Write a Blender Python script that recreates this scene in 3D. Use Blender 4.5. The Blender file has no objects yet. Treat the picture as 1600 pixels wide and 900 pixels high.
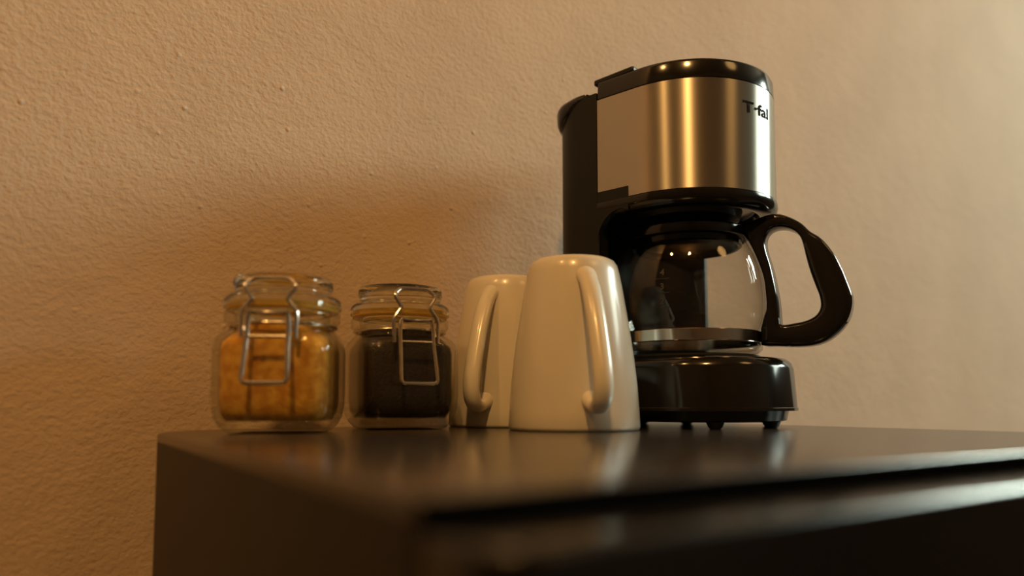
import bpy, bmesh, math, random
from mathutils import Vector, Matrix
PI = math.pi
sc = bpy.context.scene
COL = sc.collection

# ------------------------------------------------------------------ camera
F_PX, YH, PY = 1170.0, 630.0, 540.0
PITCH = math.atan((YH - PY) / F_PX)
YAW = math.radians(32.757)
cam = bpy.data.cameras.new('camera')
cam.sensor_width = 36.0
cam.lens = 36.0 * F_PX / 1600.0
cam.shift_y = (PY - 450.0) / 1600.0
cam.clip_start = 0.005
cam.clip_end = 50
cam.dof.use_dof = True
cam.dof.focus_distance = 0.545
cam.dof.aperture_fstop = 2.8
camo = bpy.data.objects.new('camera', cam)
COL.objects.link(camo)
camo.location = (0, 0, 0.018)
camo.rotation_euler = (PI / 2 + PITCH, 0, -YAW)
sc.camera = camo

# ------------------------------------------------------------------ light
sc.view_settings.view_transform = 'Standard'
sc.view_settings.look = 'None'
sc.view_settings.exposure = 0.1
sc.view_settings.gamma = 1.0
sc.view_settings.use_curve_mapping = False
world = bpy.data.worlds.new('world')
sc.world = world
world.use_nodes = True
world.node_tree.nodes['Background'].inputs[0].default_value = (1.0, 0.8, 0.6, 1)
world.node_tree.nodes['Background'].inputs[1].default_value = 0.02

WIN = (3.78, -0.42, 1.54)
WIN2 = (3.78, -1.45, 1.50)
def area_light(name, loc, target, sx, sy, power, color):
    l = bpy.data.lights.new(name, 'AREA')
    l.shape = 'RECTANGLE'; l.size = sx; l.size_y = sy
    l.energy = power; l.color = color
    o = bpy.data.objects.new(name, l)
    COL.objects.link(o)
    o.location = loc
    o.rotation_euler = (Vector(target) - Vector(loc)).to_track_quat('-Z', 'Y').to_euler()
    return o
def point_light(name, loc, power, color, radius):
    l = bpy.data.lights.new(name, 'POINT')
    l.energy = power; l.color = color; l.shadow_soft_size = radius
    o = bpy.data.objects.new(name, l)
    COL.objects.link(o)
    o.location = loc
    return o
area_light('window_daylight', WIN, (WIN[0] - 1, WIN[1], WIN[2]), 0.5, 0.8, 104, (0.80, 0.93, 0.80))
area_light('window_daylight', WIN2, (WIN2[0] - 1, WIN2[1], WIN2[2]), 1.0, 0.8, 38, (0.80, 0.93, 0.80))
point_light('warm_lamp', (-0.75, 0.08, 1.45), 15.0, (1.0, 0.53, 0.16), 0.045)
point_light('warm_lamp', (-0.60, -0.82, 1.90), 80.0, (1.0, 0.53, 0.16), 0.055)
point_light('warm_lamp', (1.05, -1.0, 1.6), 10.0, (1.0, 0.54, 0.17), 0.2)

# ------------------------------------------------------------------ materials
def mat(name, color=(.5, .5, .5), rough=.5, metal=0.0, **kw):
    m = bpy.data.materials.new(name)
    m.use_nodes = True
    b = m.node_tree.nodes['Principled BSDF']
    b.inputs['Base Color'].default_value = (*color, 1)
    b.inputs['Roughness'].default_value = rough
    b.inputs['Metallic'].default_value = metal
    for k, v in kw.items():
        b.inputs[k].default_value = v
    return m
def nodes(m):
    nt = m.node_tree
    return nt, nt.nodes, nt.links, nt.nodes['Principled BSDF']
def noise_color(m, c1, c2, scale, detail=4, stretch=(1, 1, 1), lo=.35, hi=.65):
    nt, N, L, b = nodes(m)
    tc = N.new('ShaderNodeTexCoord'); mp = N.new('ShaderNodeMapping'); mp.inputs['Scale'].default_value = stretch
    n = N.new('ShaderNodeTexNoise'); n.inputs['Scale'].default_value = scale; n.inputs['Detail'].default_value = detail
    r = N.new('ShaderNodeValToRGB')
    r.color_ramp.elements[0].position = lo; r.color_ramp.elements[0].color = (*c1, 1)
    r.color_ramp.elements[1].position = hi; r.color_ramp.elements[1].color = (*c2, 1)
    L.new(tc.outputs['Object'], mp.inputs[0]); L.new(mp.outputs[0], n.inputs['Vector'])
    L.new(n.outputs[0], r.inputs[0]); L.new(r.outputs[0], b.inputs['Base Color'])
    return n
def bump(m, scale, dist, strength=1.0, detail=4, stretch=(1, 1, 1), rot=(0, 0, 0)):
    nt, N, L, b = nodes(m)
    tc = N.new('ShaderNodeTexCoord'); mp = N.new('ShaderNodeMapping')
    mp.inputs['Scale'].default_value = stretch; mp.inputs['Rotation'].default_value = rot
    n = N.new('ShaderNodeTexNoise'); n.inputs['Scale'].default_value = scale; n.inputs['Detail'].default_value = detail
    bp = N.new('ShaderNodeBump'); bp.inputs['Strength'].default_value = strength; bp.inputs['Distance'].default_value = dist
    L.new(tc.outputs['Object'], mp.inputs[0]); L.new(mp.outputs[0], n.inputs['Vector'])
    L.new(n.outputs[0], bp.inputs['Height'])
    prev = b.inputs['Normal'].links
    if prev:
        L.new(prev[0].from_socket, bp.inputs['Normal'])
    L.new(bp.outputs[0], b.inputs['Normal'])

M = {}
M['plaster'] = mat('plaster', (.62, .47, .35), .85)
noise_color(M['plaster'], (.60, .455, .335), (.65, .495, .365), 9, 3)
bump(M['plaster'], 210, .0008, .85, 3, (1, 1, 1.25), (0, .6, 0))
bump(M['plaster'], 420, .0004, .8, 3)
bump(M['plaster'], 40, .0012, .5, 2, (1, 1, 1.5), (0, .7, 0))
def pits(m):
    nt, N, L, b = nodes(m)
    tc = N.new('ShaderNodeTexCoord')
    v = N.new('ShaderNodeTexVoronoi'); v.inputs['Scale'].default_value = 42
    r = N.new('ShaderNodeMapRange'); r.inputs[1].default_value = .0; r.inputs[2].default_value = .09
    r.inputs[3].default_value = 1; r.inputs[4].default_value = 0
    bp = N.new('ShaderNodeBump'); bp.inputs['Strength'].default_value = .8; bp.inputs['Distance'].default_value = .0008
    L.new(tc.outputs['Object'], v.inputs['Vector']); L.new(v.outputs['Distance'], r.inputs[0]); L.new(r.outputs[0], bp.inputs['Height'])
    L.new(b.inputs['Normal'].links[0].from_socket, bp.inputs['Normal']); L.new(bp.outputs[0], b.inputs['Normal'])
pits(M['plaster'])
M['dim_room'] = mat('dim_room', (.09, .06, .037), .9)  # dimness of the unseen room put into a dark brown colour
bump(M['dim_room'], 120, .001, .4)
M['floor_wood'] = mat('floor_wood', (.10, .05, .025), .4)
noise_color(M['floor_wood'], (.07, .035, .018), (.14, .075, .04), 6, 5, (1, 12, 1))
M['white_paint'] = mat('white_paint', (.7, .66, .58), .5)
M['cabinet_top'] = mat('cabinet_top', (.024, .019, .016), .20, **{'Specular IOR Level': .8})
bump(M['cabinet_top'], 600, .00004, .3)
M['cabinet_side'] = mat('cabinet_side', (.010, .008, .007), .5, **{'Specular IOR Level': .3})
M['cabinet_door'] = mat('cabinet_door', (.006, .005, .0045), .2)
M['dark_strip'] = mat('dark_strip', (.003, .003, .003), .95, **{'Specular IOR Level': 0.0})
M['black_gloss'] = mat('black_gloss', (.009, .008, .0075), .13)
M['black_satin'] = mat('black_satin', (.007, .0065, .006), .46, **{'Specular IOR Level': .32})
bump(M['black_satin'], 1500, .00006, .5)
M['black_dull'] = mat('black_dull', (.008, .0075, .007), .55)
M['steel'] = mat('steel', (.56, .52, .45), .37, 1.0, Anisotropic=.97)
def brushed(m):
    nt, N, L, b = nodes(m)
    t = N.new('ShaderNodeTangent'); t.direction_type = 'RADIAL'; t.axis = 'Z'
    b.inputs['Anisotropic Rotation'].default_value = .25
    L.new(t.outputs[0], b.inputs['Tangent'])
brushed(M['steel'])
M['steel_band'] = mat('steel_band', (.66, .62, .56), .14, 1.0)
M['wire'] = mat('wire', (.62, .56, .48), .24, 1.0)
M['ceramic'] = mat('ceramic', (.70, .645, .55), .27, **{'Coat Weight': .2, 'Coat Roughness': .1})
M['print'] = mat('print', (.015, .013, .012), .9, **{'Specular IOR Level': 0.05})
M['mark'] = mat('mark', (.045, .04, .034), .5)
M['gasket'] = mat('gasket', (.80, .47, .06), .5, **{'Subsurface Weight': 0.0})
M['sugar'] = mat('sugar', (.50, .25, .05), .8)
noise_color(M['sugar'], (.66, .29, .03), (.92, .52, .08), 170, 8, (1, 1, 1), .38, .66)
bump(M['sugar'], 900, .0006, 1.0, 2)
M['coffee'] = mat('coffee', (.02, .011, .007), .7)
noise_color(M['coffee'], (.009, .005, .0035), (.030, .014, .008), 700, 3)
bump(M['coffee'], 900, .0006, 1.0, 2)
def thin_glass(name, tint, rough, edge):
    m = bpy.data.materials.new(name); m.use_nodes = True
    nt = m.node_tree; N = nt.nodes; L = nt.links
    N.remove(N['Principled BSDF'])
    out = N['Material Output']
    tr = N.new('ShaderNodeBsdfTransparent')
    lw = N.new('ShaderNodeLayerWeight'); lw.inputs['Blend'].default_value = .18
    mc = N.new('ShaderNodeMix'); mc.data_type = 'RGBA'
    mc.inputs[6].default_value = (*tint, 1); mc.inputs[7].default_value = (*edge, 1)
    L.new(lw.outputs['Facing'], mc.inputs[0]); L.new(mc.outputs[2], tr.inputs[0])
    g = N.new('ShaderNodeBsdfGlossy'); g.inputs['Roughness'].default_value = rough
    fc = N.new('ShaderNodeLayerWeight'); fc.inputs['Blend'].default_value = .5
    pw = N.new('ShaderNodeMath'); pw.operation = 'POWER'; pw.inputs[1].default_value = 5
    fr = N.new('ShaderNodeMapRange'); fr.inputs[3].default_value = .038; fr.inputs[4].default_value = 1.0
    L.new(fc.outputs['Facing'], pw.inputs[0]); L.new(pw.outputs[0], fr.inputs[0])
    mx = N.new('ShaderNodeMixShader')
    L.new(fr.outputs[0], mx.inputs[0]); L.new(tr.outputs[0], mx.inputs[1]); L.new(g.outputs[0], mx.inputs[2])
    L.new(mx.outputs[0], out.inputs[0])
    return m
M['carafe_glass'] = thin_glass('carafe_glass', (.95, .94, .92), .02, (.72, .70, .66))
M['jar_glass'] = thin_glass('jar_glass', (.95, .95, .91), .03, (.80, .80, .70))
M['solid_glass'] = mat('solid_glass', (.90, .93, .86), .03, 0.0, **{'Transmission Weight': 1.0, 'IOR': 1.48})

# ------------------------------------------------------------------ helpers
def obj(name, bm, m, parent=None, smooth=True, angle=35, bevel=0, seg=2):
    bmesh.ops.recalc_face_normals(bm, faces=bm.faces[:])
    me = bpy.data.meshes.new(name)
    bm.to_mesh(me); bm.free()
    me.materials.append(M[m])
    o = bpy.data.objects.new(name, me)
    COL.objects.link(o)
    if parent is not None:
        o.parent = parent
    if smooth:
        for p in me.polygons: p.use_smooth = True
        me.set_sharp_from_angle(angle=math.radians(angle))
    if bevel:
        b = o.modifiers.new('bevel', 'BEVEL'); b.width = bevel; b.segments = seg; b.limit_method = 'ANGLE'
        b.angle_limit = math.radians(40); b.harden_normals = False
    return o
def tag(o, label=None, cat=None, group=None, kind=None):
    if label: o['label'] = label
    if cat: o['category'] = cat
    if group: o['group'] = group
    if kind: o['kind'] = kind
    return o
def thing(name, label, cat, loc=(0, 0, 0), rz=0, group=None):
    o = bpy.data.objects.new(name, None); COL.objects.link(o)
    o.empty_display_size = .02
    o.location = loc; o.rotation_euler = (0, 0, rz)
    return tag(o, label, cat, group)
def box(bm, x0, x1, y0, y1, z0, z1):
    v = [bm.verts.new((x, y, z)) for z in (z0, z1) for y in (y0, y1) for x in (x0, x1)]
    for f in ((0, 2, 3, 1), (4, 5, 7, 6), (0, 1, 5, 4), (2, 6, 7, 3), (0, 4, 6, 2), (1, 3, 7, 5)):
        bm.faces.new([v[i] for i in f])
def loft(bm, rings, cap0=True, cap1=True, close=False):
    R = [[bm.verts.new(p) for p in r] for r in rings]
    n = len(R[0])
    pairs = list(zip(R, R[1:])) + ([(R[-1], R[0])] if close else [])
    for a, b in pairs:
        for i in range(n):
            j = (i + 1) % n
            bm.faces.new((a[i], a[j], b[j], b[i]))
    if not close:
        if cap0: bm.faces.new(R[0][::-1])
        if cap1: bm.faces.new(R[-1])
    return R
def lathe(bm, prof, n=64, cap0=True, cap1=True, close=False, c=(0, 0)):
    rings = [[(c[0] + r * math.cos(2 * PI * i / n), c[1] + r * math.sin(2 * PI * i / n), z) for i in range(n)] for r, z in prof]
    return loft(bm, rings, cap0, cap1, close)
def smooth_path(pts, sub=6):
    P = [Vector(p) for p in pts]
    out = []
    for i in range(len(P) - 1):
        p0 = P[max(i - 1, 0)]; p1 = P[i]; p2 = P[i + 1]; p3 = P[min(i + 2, len(P) - 1)]
        for k in range(sub):
            t = k / sub
            out.append(.5 * ((2 * p1) + (p2 - p0) * t + (2 * p0 - 5 * p1 + 4 * p2 - p3) * t * t + (3 * p1 - p0 - 3 * p2 + p3) * t ** 3))
    out.append(P[-1])
    return out
def tube(bm, pts, r, n=10, ref=None, r2=None, closed=False):
    """tube of radius r along pts; ref fixes the sideways axis (r along it, r2 across)"""
    P = [Vector(p) for p in pts]
    m = len(P)
    rings = []
    side = None
    for i in range(m):
        if closed:
            t = (P[(i + 1) % m] - P[i - 1]).normalized()
        else:
            t = (P[min(i + 1, m - 1)] - P[max(i - 1, 0)]).normalized()
        if ref is not None:
            s = Vector(ref); s = (s - t * s.dot(t)).normalized()
        elif side is None:
            s = t.orthogonal().normalized()
        else:
            s = (side - t * side.dot(t)).normalized()
        side = s
        u = t.cross(s)
        ra = r[i] if isinstance(r, (list, tuple)) else r
        rb = ra if r2 is None else (r2[i] if isinstance(r2, (list, tuple)) else r2)
        rings.append([P[i] + s * (ra * math.cos(2 * PI * k / n)) + u * (rb * math.sin(2 * PI * k / n)) for k in range(n)])
    loft(bm, rings, close=closed)
def text_mesh(s, size):
    cu = bpy.data.curves.new('letters', 'FONT')
    cu.body = s; cu.size = size; cu.align_x = 'CENTER'; cu.extrude = 0; cu.offset = size * .025
    o = bpy.data.objects.new('letters', cu); COL.objects.link(o)
    dg = bpy.context.evaluated_depsgraph_get()
    me = bpy.data.meshes.new_from_object(o.evaluated_get(dg))
    bm = bmesh.new(); bm.from_mesh(me)
    bpy.data.objects.remove(o); bpy.data.curves.remove(cu); bpy.data.meshes.remove(me)
    return bm

# ------------------------------------------------------------------ the room
FZ = -0.84          # floor level, cabinet top is z = 0
WY = 0.553          # plaster wall behind the cabinet
RX0, RX1, RY0, CZ = -2.4, 3.8, -3.0, 2.3
def structure(name, m, boxes):
    bm = bmesh.new()
    for b in boxes: box(bm, *b)
    return tag(obj(name, bm, m, smooth=False), kind='structure')
structure('wall_back', 'plaster', [(RX0, RX1, WY, WY + .1, FZ, CZ)])
structure('floor', 'floor_wood', [(RX0 - .1, RX1 + .1, RY0 - .1, WY + .1, FZ - .1, FZ)])
structure('ceiling', 'dim_room', [(RX0 - .1, RX1 + .1, RY0 - .1, WY + .1, CZ, CZ + .1)])
structure('wall_left', 'dim_room', [(RX0 - .1, RX0, RY0 - .1, WY + .1, FZ, CZ)])
structure('wall_front', 'dim_room', [(RX0, RX1, RY0 - .1, RY0, FZ, CZ)])
wins = []
for wx_ in (WIN, WIN2):
    hw = .30 if wx_ is WIN else .55
    wins.append((wx_[1] - hw, wx_[1] + hw, wx_[2] - .45, wx_[2] + .45))
(a0, a1, z0, z1), (b0, b1, _z0, _z1) = wins
structure('wall_right', 'dim_room', [(RX1, RX1 + .1, RY0 - .1, b0, FZ, CZ), (RX1, RX1 + .1, b1, a0, FZ, CZ), (RX1, RX1 + .1, a1, WY + .1, FZ, CZ),
                                       (RX1, RX1 + .1, b0, b1, FZ, _z0), (RX1, RX1 + .1, b0, b1, _z1, CZ),
                                       (RX1, RX1 + .1, a0, a1, FZ, z0), (RX1, RX1 + .1, a0, a1, z1, CZ)])
for k, (y0, y1, z0, z1) in enumerate(wins):
    w = structure('window_%d' % (k + 1), 'white_paint', [(RX1 + .02, RX1 + .07, y0, y0 + .03, z0, z1), (RX1 + .02, RX1 + .07, y1 - .03, y1, z0, z1),
                                          (RX1 + .02, RX1 + .07, y0 + .03, y1 - .03, z0, z0 + .03), (RX1 + .02, RX1 + .07, y0 + .03, y1 - .03, z1 - .03, z1)])
    bm = bmesh.new(); box(bm, RX1 + .04, RX1 + .045, y0 + .03, y1 - .03, z0 + .03, z1 - .03)
    obj('pane', bm, 'carafe_glass', w, smooth=False)

# ------------------------------------------------------------------ cabinet
CX0, CX1, CYB, CYG, CYD = .064, .5275, .549, .1325, .106
def plan(x0, x1, y0, y1, r0, r1, ins=0, n=8):
    """rounded rectangle, r0 radius of the front corners, r1 of the rear ones"""
    x0 += ins; x1 -= ins; y0 += ins; y1 -= ins
    r0 = max(r0 - ins, .0005); r1 = max(r1 - ins, .0005)
    pts = []
    for cx, cy, r, a in ((x0 + r0, y0 + r0, r0, PI), (x1 - r0, y0 + r0, r0, 1.5 * PI), (x1 - r1, y1 - r1, r1, 0), (x0 + r1, y1 - r1, r1, .5 * PI)):
        for k in range(n + 1):
            t = a + .5 * PI * k / n
            pts.append((cx + r * math.cos(t), cy + r * math.sin(t)))
    return pts
def round_profile(z0, z1, r, n=5):
    """(z, inset) from z0 up to z1 with the top edge rounded by r"""
    return [(z0, 0)] + [(z1 - r + r * math.sin(.5 * PI * k / n), r - r * math.cos(.5 * PI * k / n)) for k in range(n + 1)]
cab = thing('cabinet', 'low black cabinet with rounded top and front door, standing against the plaster wall', 'cabinet', (.3, .3, FZ))
def cab_part(name, m, rings):
    bm = bmesh.new()
    loft(bm, [[(x - .3, y - .3, z - FZ) for x, y in pl] for pl, z in ((plan(*a, ins=i), z) for a, z, i in rings)])
    return obj(name, bm, m, cab, angle=50)
body = (CX0, CX1, CYG, CYB, .004, .07)
cab_part('body', 'cabinet_side', [(body, z, 0) for z in (FZ + .02, -.30, -.0045)])
cab_part('top_panel', 'cabinet_top', [(body, z, i) for z, i in round_profile(-.0045, 0, .0009)])
cab_part('dark_strip', 'dark_strip', [((CX0 + .0005, CX1 - .0005, CYG - .0012, CYG + .002, .0005, .0005), z, 0) for z in (FZ + .03, -.0009)])  # black strip added over the top panel's front edge to keep it dark
door = (CX0, CX1, CYD, CYG - .0013, .012, .0006)
cab_part('door', 'cabinet_door', [(door, z, i) for z, i in [(FZ + .03, 0)] + round_profile(-.30, -.0062, .0022, 7)])
for sx, sy in ((CX0 + .05, CYG + .04), (CX1 - .05, CYG + .04), (CX0 + .07, CYB - .07), (CX1 - .07, CYB - .07)):
    bm = bmesh.new(); lathe(bm, [(.015, 0), (.018, .004), (.018, .022)], 20, c=(sx - .3, sy - .3))
    obj('foot', bm, 'dark_strip', cab)

# ------------------------------------------------------------------ coffee maker
CH = Vector((.433, .418, 0)); ROT = math.radians(15)
mk = thing('coffee_maker', 'black drip coffee maker with a brushed steel front panel', 'coffee maker', CH, ROT)
R = .0686
def dplan(ins=0, yb=.0855, rc=.03, Rr=R, y0=0.0, n=40):
    """front half round (towards -y), straight sides, rear corners of radius rc"""
    Ri = Rr - ins; y2 = yb - ins; rc = max(rc - ins, .0006)
    pts = [(Ri * math.cos(PI + PI * k / n), y0 + Ri * math.sin(PI + PI * k / n)) for k in range(n + 1)]
    for cx, a in ((Ri - rc, 0), (-Ri + rc, .5 * PI)):
        for k in range(9):
            t = a + .5 * PI * k / 8
            pts.append((cx + rc * math.cos(t), y2 - rc + rc * math.sin(t)))
    return pts
def dloft(name, m, prof, parent=mk, **kw):
    bm = bmesh.new()
    loft(bm, [[(x, y, z) for x, y in dplan(i, **kw)] for z, i in prof])
    return obj(name, bm, m, parent, angle=40)
# base
base = dloft('base', 'black_gloss', [(.0045, .012), (.0055, .0075), (.0125, .006), (.0126, -.0006), (.0145, -.0006), (.015, 0), (.043, .0018), (.0475, .0035), (.0503, .0072), (.0510, .011)], y0=-.0115)
for fx, fy in ((0, -.066), (-.045, -.045), (.045, -.045), (-.05, .03), (.05, .03), (-.04, .068), (.04, .068)):
    bm = bmesh.new(); lathe(bm, [(.0035, 0), (.0048, .0012), (.0065, .005)], 20, c=(fx, fy)); obj('foot', bm, 'black_dull', base)
bm = bmesh.new(); lathe(bm, [(.0545, .0505), (.0550, .0525), (.0535, .0540), (.049, .0542), (.048, .0536), (.001, .0536)], 64)
obj('hot_plate', bm, 'black_satin', mk)
# rear column holding the water tank, hollowed in front for the carafe
def column_plan(ins=0, yw=.018, yl=.035, ra=.0668):
    n = 24; Ri = R - ins; rc = .03 - ins; y2 = .0855 - ins
    xa = math.sqrt(ra * ra - yw * yw)
    a0 = math.atan2(yw, xa); a1 = PI - math.asin(yl / ra)
    pts = [(Ri, yw)]
    for cx, a in ((Ri - rc, 0), (-Ri + rc, .5 * PI)):
        for k in range(9):
            t = a + .5 * PI * k / 8
            pts.append((cx + rc * math.cos(t), y2 - rc + rc * math.sin(t)))
    pts.append((-Ri, yl))
    for k in range(n + 1):
        t = a1 + (a0 - a1) * k / n
        pts.append((ra * math.cos(t), ra * math.sin(t)))
    return pts
bm = bmesh.new()
loft(bm, [[(x, y, z) for x, y in column_plan()] for z in (.049, .168)])
obj('column', bm, 'black_satin', mk, angle=30)
bm = bmesh.new()
loft(bm, [[(x, y, z) for x, y in plan(-R, R, .0366, .0855, .0008, .03)] for z in (.168, .2560)])
obj('water_tank', bm, 'black_satin', mk, angle=30)
# bracket between column and brew head, arched underneath
yz = [(.036, .1772), (.0085, .1772), (.0085, .1600)] + [(.0145 + .0215 * math.sin(t), .1405 + .0215 * math.cos(t)) for t in [k * .5 * PI / 8 for k in range(9)]]
for s in (-1, 1):
    bm = bmesh.new()
    loft(bm, [[(s * x, y, z) for y, z in yz] for x in (R - .006, R + .0004)])
    obj('bracket', bm, 'black_satin', mk, angle=30)
# tank cap with its overhanging lip
bm = bmesh.new()
ZC = .2560
def cap_ring(z, ins):
    # the lip stands out and hangs down at the back and dies away towards the front
    out = []
    for x, y in plan(-R, R, .046, .0855, .003, .032, n=12):
        t = min(max((y - .047) / .034, 0), 1); t = t * t * (3 - 2 * t)
        c = Vector((x, y - .0600, 0)); l = max(c.length, 1e-6)
        o = -ins * t if ins < 0 else -ins
        out.append((x + c.x / l * o, y + c.y / l * o, ZC + (z - ZC) * (t if z < ZC else 1) - (.0006 if z < ZC else 0)))
    return out
loft(bm, [cap_ring(z, i) for z, i in ((.2385, -.0004), (.2400, -.0035), (.2440, -.0055), (.2520, -.0062), (.2545, -.0055), (.2562, -.0040), (.2582, .0005), (.2586, .006))])
obj('tank_cap', bm, 'black_gloss', mk, angle=45)
# brew head
bm = bmesh.new()
prof = [(.1665, .030), (.1660, .016), (.1600, .0125), (.1592, .0095), (.1600, .0030), (.1622, .0004), (.1660, -.0010), (.1693, -.0006), (.1696, .0016), (.2500, .0016)]
loft(bm, [[(x, y, z) for x, y in dplan(i, yb=.0365, rc=.001)] for z, i in prof])
obj('brew_head', bm, 'black_gloss', mk, angle=30)
bm = bmesh.new()
lathe(bm, [(.006, .1545), (.016, .1550), (.030, .1568), (.041, .1600), (.044, .1675)], 32)
obj('spray_nozzle', bm, 'black_dull', mk)
# brushed steel wrap with its stepped lower edge
def steel():
    bm = bmesh.new()
    zt, zb, zn, yn, ye = .2497, .1700, .1778, .0085, .0358
    path = [(-R, ye), (-R, .022), (-R, yn), (-R, yn)]
    n = 72
    path += [(R * math.cos(PI + PI * k / n), R * math.sin(PI + PI * k / n)) for k in range(n + 1)]
    path += [(R, yn), (R, yn), (R, .022), (R, ye)]
    lows = [zn, zn, zn, zb] + [zb] * (n + 1) + [zb, zn, zn, zn]
    zs = 4
    cols_o = []; cols_i = []
    for (x, y), lo in zip(path, lows):
        f = (R - .0016) / R
        xi, yi = (x * f, y * f) if y <= 0 else (x * f, y)
        cols_o.append([bm.verts.new((x, y, lo + (zt - lo) * k / zs)) for k in range(zs + 1)])
        cols_i.append([bm.verts.new((xi, yi, lo + (zt - lo) * k / zs)) for k in range(zs + 1)])
    m = len(path)
    for i in range(m - 1):
        for C_ in (cols_o, cols_i):
            for k in range(zs):
                try: bm.faces.new((C_[i][k], C_[i + 1][k], C_[i + 1][k + 1], C_[i][k + 1]))
                except ValueError: pass
        for k in (0, zs):
            bm.faces.new((cols_o[i][k], cols_o[i + 1][k], cols_i[i + 1][k], cols_i[i][k]))
    for i in (0, m - 1):
        for k in range(zs):
            bm.faces.new((cols_o[i][k], cols_o[i][k + 1], cols_i[i][k + 1], cols_i[i][k]))
    bmesh.ops.remove_doubles(bm, verts=bm.verts[:], dist=1e-6)
    return bm
panel = obj('steel_panel', steel(), 'steel', mk, angle=30)
panel['label'] = 'brushed stainless steel wrap around the brew head'
# lettering printed on the steel
bm = text_mesh('T\u00b7fal', .0115)
bmesh.ops.subdivide_edges(bm, edges=bm.edges[:], cuts=2, use_grid_fill=False)
bmesh.ops.triangulate(bm, faces=bm.faces[:])
xs = [v.co.x for v in bm.verts]; LX = .030 / (max(xs) - min(xs))
for v in bm.verts:
    a = -.5 * PI + (v.co.x * LX - .0132) / R
    v.co = Vector(((R + .00025) * math.cos(a), (R + .00025) * math.sin(a), .2273 + v.co.y))
lg = obj('logo', bm, 'print', panel, smooth=False)
lg['label'] = 'dark printed letters T-fal'
# head lid and its hinge
lid = dloft('lid', 'black_gloss', [(.2503, .0006), (.2506, .0), (.2622, .0004), (.2642, .0013), (.2654, .0036), (.2658, .008)], yb=.0365, rc=.002)
bm = bmesh.new(); box(bm, -.0672, .0672, .004, .040, .2640, .2685)
for v in bm.verts:
    if v.co.y > .02: v.co.z -= .0012
obj('hinge_tab', bm, 'black_satin', lid, bevel=.0012)

# ------------------------------------------------------------------ carafe
ca = thing('coffee_carafe', 'empty glass carafe with black handle and collar on the warming plate', 'carafe', CH + Vector((0, 0, .0543)), math.radians(27.3))
Z0 = .0543
def cz(prof): return [(r, z - Z0) for r, z in prof]
outer = [(.0015, .0553), (.046, .0547), (.0530, .0556), (.0556, .0583), (.0560, .0608), (.0552, .0630), (.0555, .0660), (.0558, .0715), (.0575, .0750), (.0595, .0815), (.0606, .0900), (.0606, .0980), (.0598, .1080), (.0578, .1190), (.0542, .1300), (.0492, .1400), (.0452, .1460), (.0440, .1490), (.0440, .1510)]
inner = [(max(r - .0018, .0012), z + (.002 if z < .06 else 0)) for r, z in outer]
bm = bmesh.new(); lathe(bm, cz(outer + inner[::-1]), 80, close=False, cap0=True, cap1=True)
obj('glass_bowl', bm, 'carafe_glass', ca, angle=60)
bm = bmesh.new()
pr = [(.0563, .0630), (.0566, .0634), (.0568, .0712), (.0565, .0716), (.0558, .0716), (.0556, .0630)]
lathe(bm, cz(pr), 80, close=True); obj('steel_band', bm, 'steel_band', ca, angle=30)
bm = bmesh.new()
pr = [(.0452, .1440), (.0470, .1445), (.0475, .1470), (.0470, .1510), (.0455, .1522), (.0432, .1522), (.0424, .1490), (.0424, .1395), (.0410, .1385), (.0395, .1390), (.0400, .1440), (.0440, .1450)]
lathe(bm, cz(pr), 64, close=True); col_ = obj('collar', bm, 'black_gloss', ca, angle=35)
bm = bmesh.new()
lathe(bm, cz([(.0395, .1440), (.0425, .1500), (.0425, .1530), (.036, .1536), (.014, .1520), (.008, .1500), (.006, .1440)]), 64)
obj('lid', bm, 'black_satin', ca, angle=35)
# handle: outline in the (outward, up) plane, one closed loop with the finger opening
ho = [(0.0455, 0.1535), (0.0536, 0.155), (0.0621, 0.1573), (0.0709, 0.1577), (0.0795, 0.1542), (0.0878, 0.1484), (0.0933, 0.142), (0.1006, 0.136), (0.1076, 0.1259), (0.1127, 0.1147), (0.1166, 0.1033), (0.1196, 0.0921), (0.1184, 0.0821), (0.1148, 0.0741), (0.1092, 0.0676), (0.1018, 0.0624), (0.0927, 0.0595), (0.0809, 0.059), (0.0674, 0.06), (0.0572, 0.0609), (0.0572, 0.0682), (0.0574, 0.0763), (0.0606, 0.0828), (0.0616, 0.0904), (0.0612, 0.1), (0.06, 0.1113), (0.0566, 0.1228), (0.0521, 0.1345), (0.0476, 0.1434), (0.0445, 0.1482)]
hi = [(0.0612, 0.1399), (0.0641, 0.1454), (0.0697, 0.1476), (0.0761, 0.1469), (0.0823, 0.1438), (0.0866, 0.1385), (0.0886, 0.1311), (0.0902, 0.1229), (0.0925, 0.1133), (0.0957, 0.1027), (0.0985, 0.0936), (0.0987, 0.0861), (0.0955, 0.0807), (0.0893, 0.0774), (0.0813, 0.0759), (0.071, 0.0755), (0.0703, 0.0841), (0.0693, 0.0961), (0.0673, 0.1083), (0.0649, 0.1205), (0.0619, 0.1315)]
def smooth_closed(L, sub=4):
    n = len(L); out = []
    for i in range(n):
        p0, p1, p2, p3 = (Vector((*L[(i + k) % n], 0)) for k in (-1, 0, 1, 2))
        for k in range(sub):
            t = k / sub
            out.append(.5 * ((2 * p1) + (p2 - p0) * t + (2 * p0 - 5 * p1 + 4 * p2 - p3) * t * t + (3 * p1 - p0 - 3 * p2 + p3) * t ** 3))
    return [(p.x, p.y) for p in out]
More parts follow.
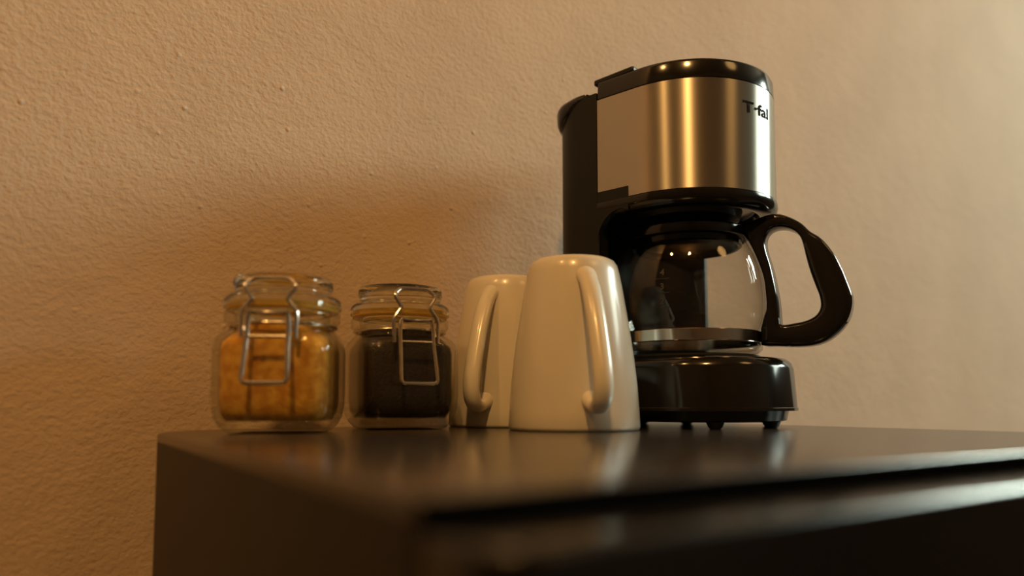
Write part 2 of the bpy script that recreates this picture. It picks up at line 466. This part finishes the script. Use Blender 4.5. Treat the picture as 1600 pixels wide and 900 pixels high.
def by_ray(L, c, ang):
    best = None
    dx, dy = math.cos(ang), math.sin(ang)
    for i in range(len(L)):
        (x1, y1), (x2, y2) = L[i], L[(i + 1) % len(L)]
        x1 -= c[0]; x2 -= c[0]; y1 -= c[1]; y2 -= c[1]
        ex, ey = x2 - x1, y2 - y1
        den = dx * ey - dy * ex
        if abs(den) < 1e-12: continue
        t = (x1 * ey - y1 * ex) / den; u = (x1 * dy - y1 * dx) / den
        if t > 0 and -1e-6 <= u <= 1 + 1e-6 and (best is None or t > best): best = t
    return (c[0] + dx * best, c[1] + dy * best)
def handle():
    bm = bmesh.new()
    so, si = smooth_closed(ho), smooth_closed(hi)
    hc = (.080, .112); N = 120
    # profile across the handle: half width .0095 with rounded edges
    prof = [(0.0, .72), (0.06, .90), (.16, 1.0), (.5, 1.04), (.84, 1.0), (.94, .90), (1.0, .72)]
    HW = .0088
    rings = []
    for k in range(N):
        a = 2 * PI * k / N
        p = by_ray(so, hc, a); q = by_ray(si, hc, a)
        ring = []
        for t, wd in prof: ring.append((p[0] + (q[0] - p[0]) * t, HW * wd, p[1] + (q[1] - p[1]) * t - Z0))
        for t, wd in prof[::-1]: ring.append((p[0] + (q[0] - p[0]) * t, -HW * wd, p[1] + (q[1] - p[1]) * t - Z0))
        rings.append([(y, -x, z) for x, y, z in ring])      # outward is -y before the carafe is turned
    loft(bm, rings, close=True)
    return bm
obj('handle', handle(), 'black_gloss', ca, angle=40)
# cup scale printed on the glass (on the side turned to the viewer's left)
mb = bmesh.new()
def wrap(bm_, ang, z, dst):
    bmesh.ops.triangulate(bm_, faces=bm_.faces[:])
    me = bpy.data.meshes.new('tmp')
    for v in bm_.verts:
        zz = z + v.co.y
        r = .0612
        for (r1, z1), (r2, z2) in zip(outer, outer[1:]):
            if z1 <= zz <= z2 and z1 < z2: r = r1 + (r2 - r1) * (zz - z1) / (z2 - z1)
        a = ang + v.co.x / r
        v.co = Vector(((r + .0003) * math.cos(a), (r + .0003) * math.sin(a), zz - Z0))
    bm_.to_mesh(me); bm_.free(); dst.from_mesh(me); bpy.data.meshes.remove(me)
SA = -.5 * PI - math.radians(27.3) - math.radians(56) + math.radians(27.3) - math.radians(34)
for k, dgt in enumerate(('2', '3', '4')):
    wrap(text_mesh(dgt, .0065), SA, .089 + k * .0105, mb)
    t = bmesh.new(); box(t, -.0055, .0055, -.0003, .0003, 0, .0001); wrap(t, SA, .0865 + k * .0105, mb)
mk_ = obj('cup_scale', mb, 'mark', ca, smooth=False)

# ------------------------------------------------------------------ mugs
def mug_profile():
    o = [(.0425, 0), (.0438, .0006), (.0444, .0025), (.0440, .012), (.0428, .030), (.0410, .047), (.0388, .063), (.0362, .080), (.0336, .096), (.0316, .106), (.0303, .1110), (.0283, .1140), (.0255, .1155), (.0235, .1157), (.0225, .1150), (.0215, .1138), (.0006, .1136)]
    i = [(.0006, .1085), (.0240, .1080), (.0275, .1030), (.0300, .094), (.0352, .063), (.0395, .030), (.0412, .004), (.0416, .0006)]
    return o, i
def mug(label, loc, rz):
    t = thing('coffee_mug', label, 'mug', loc, rz, 'upturned white mugs')
    o, i = mug_profile()
    bm = bmesh.new(); lathe(bm, o + i, 96, close=True)
    obj('cup', bm, 'ceramic', t, angle=50)
    path = smooth_path([(0, -.0285, .1010), (0, -.0350, .0975), (0, -.0430, .0880), (0, -.0520, .0710), (0, -.0605, .0500), (0, -.0650, .0360), (0, -.0655, .0265), (0, -.0620, .0190), (0, -.0550, .0160), (0, -.0470, .0175), (0, -.0405, .0205)], 7)
    n = len(path)
    ra = [.0062 + .0018 * max(0, 1 - k / 8) + .0016 * max(0, 1 - (n - 1 - k) / 8) for k in range(n)]
    rb = [.0046 + .0020 * max(0, 1 - k / 8) + .0016 * max(0, 1 - (n - 1 - k) / 8) for k in range(n)]
    bm = bmesh.new(); tube(bm, path, ra, 20, ref=(1, 0, 0), r2=rb)
    obj('handle', bm, 'ceramic', t, angle=70)
    return t
def face(px_az, off):
    """rotation that turns local -y towards the viewer at bearing px_az (deg from +y), then off degrees to the right"""
    return math.radians(-px_az + off)
mug('white mug upside down, overlapping the coffee maker, handle slanting to the right', (.3115, .4065, 0), face(37.4, 15.5))
mug('white mug upside down between the coffee jar and the front mug', (.3135, .4965, 0), face(32.3, -21.5))

# ------------------------------------------------------------------ jars
def rsq(a, c, n=8):
    c = min(c, a)
    pts = []
    for sx, sy, st in ((1, -1, -.5 * PI), (1, 1, 0), (-1, 1, .5 * PI), (-1, -1, PI)):
        for k in range(n + 1):
            t = st + .5 * PI * k / n
            pts.append((sx * (a - c) + c * math.cos(t), sy * (a - c) + c * math.sin(t)))
    return pts
def jar(label, loc, rz, s, h, fill, fname, flabel, fcat, fmat):
    t = thing('storage_jar', label, 'jar', loc, rz, 'clip-top glass jars')
    def L(prof, **kw):
        bm = bmesh.new()
        loft(bm, [[(x * s, y * s, z * h) for x, y in rsq(a, c)] for z, a, c in prof], **kw)
        return bm
    body_o = [(0, .0270, .012), (.0012, .0292, .012), (.0045, .0325, .013), (.0095, .0352, .014), (.0160, .0364, .0145), (.0250, .0367, .0145), (.0500, .0367, .0145), (.0555, .0360, .0155), (.0595, .0343, .020), (.0622, .0325, .027), (.0640, .0318, .0318), (.0660, .0318, .0318), (.0672, .0345, .0345), (.0682, .0357, .0357), (.0735, .0357, .0357), (.0745, .0350, .0350), (.0745, .0300, .0300)]
    body_i = [(.0700, .0292, .0292), (.0630, .0288, .0288), (.0590, .0305, .020), (.0550, .0322, .0125), (.0500, .0328, .0115), (.0200, .0328, .0115), (.0120, .0318, .0115), (.0075, .0290, .011)]
    b = obj('glass_body', L(body_o + body_i), 'jar_glass', t, angle=60)
    # contents
    top = fill
    prof = [(.0082, .0286, .011), (.0125, .0312, .0113), (.0205, .0322, .0113), (.0500, .0322, .0113), (.0545, .0316, .0123)]
    prof += [(.0585, .0298, .0195), (.0625, .0281, .0281), (top, .0281, .0281), (top + .0012, .012, .012)]
    f = obj(fname, L(prof), fmat, None, angle=60)
    f.location = loc; f.rotation_euler = (0, 0, rz)
    tag(f, flabel, fcat, kind='stuff')
    # rubber gasket
    bm = bmesh.new(); lathe(bm, [(.0300 * s, .0746 * h), (.0340 * s, .0746 * h), (.0346 * s, .0756 * h), (.0340 * s, .0790 * h), (.0300 * s, .0790 * h)], 64, close=True)
    obj('gasket', bm, 'gasket', t, angle=30)
    # glass lid
    bm = bmesh.new()
    lathe(bm, [(.0004, .0716 * h), (.0270 * s, .0716 * h), (.0283 * s, .0724 * h), (.0286 * s, .0791 * h), (.0348 * s, .0791 * h), (.0350 * s, .0768 * h), (.0362 * s, .0768 * h), (.0362 * s, .0815 * h), (.0350 * s, .0832 * h), (.0330 * s, .0845 * h), (.0306 * s, .0850 * h), (.0297 * s, .0860 * h), (.0300 * s, .0885 * h), (.0308 * s, .0900 * h), (.0308 * s, .0940 * h), (.0300 * s, .0955 * h), (.0280 * s, .0960 * h), (.0262 * s, .0952 * h), (.0240 * s, .0915 * h), (.0004, .0905 * h)], 72)
    obj('lid', bm, 'solid_glass', t, angle=50)
    # wire ring round the neck and the clip
    bm = bmesh.new()
    n = 72
    tube(bm, [(.0331 * s * math.cos(2 * PI * k / n), .0331 * s * math.sin(2 * PI * k / n), .0655 * h) for k in range(n)], .0011, 8, closed=True)
    for sx in (-1, 1):      # ears of the neck ring
        tube(bm, smooth_path([(sx * .0128 * s, -.0310 * s, .0655 * h), (sx * .0138 * s, -.0365 * s, .0640 * h), (sx * .0150 * s, -.0392 * s, .0600 * h)], 4), .0011, 8)
    obj('neck_wire', bm, 'wire', t)
    bm = bmesh.new()
    half = [(.0155, -.0400, .0560), (.0158, -.0398, .0620), (.0160, -.0394, .0690), (.0150, -.0392, .0725), (.0112, -.0386, .0775), (.0106, -.0386, .0790), (.0118, -.0384, .0815), (.0142, -.0380, .0850), (.0146, -.0376, .0868), (.0138, -.0364, .0880), (.0112, -.0350, .0904), (.0094, -.0343, .0913), (.0070, -.0340, .0916), (0, -.0339, .0917)]
    pts = [(-x, y, z) for x, y, z in half] + half[-2::-1]
    tube(bm, smooth_path([(x * s, y * s, z * h) for x, y, z in pts], 5), .0013, 10)
    obj('wire_bail', bm, 'wire', t)
    bm = bmesh.new()
    half = [(0, -.0408, .0705), (.0085, -.0408, .0706), (.0102, -.0409, .0712), (.0112, -.0410, .0700), (.0118, -.0412, .0640), (.0118, -.0418, .0570), (.0120, -.0440, .0500), (.0126, -.0470, .0380), (.0128, -.0484, .0318), (.0118, -.0488, .0300), (.0095, -.0489, .0296), (0, -.0489, .0295)]
    pts = half + [(-x, y, z) for x, y, z in half[-2:0:-1]]
    m = len(pts)
    tube(bm, [(x * s, y * s, z * h) for x, y, z in pts], .0014, 10, closed=True)
    tube(bm, [(-.0112 * s, -.0417 * s, .0565 * h), (.0112 * s, -.0417 * s, .0565 * h)], .0010, 8)
    obj('clip_lever', bm, 'wire', t)
    return t
jar('clip-top glass jar full of orange-brown sugar, nearest the cabinet corner', (.1303, .4640, 0), face(15.6, -12), .965, .985, .0670,
    'brown_sugar', 'orange-brown granulated sugar filling the left jar', 'sugar', 'sugar')
jar('clip-top glass jar full of dark ground coffee, beside the white mugs', (.2190, .4870, 0), face(24.0, 16), .955, 1.03, .0660,
    'ground_coffee', 'dark brown ground coffee filling the jar beside the mugs', 'coffee', 'coffee')
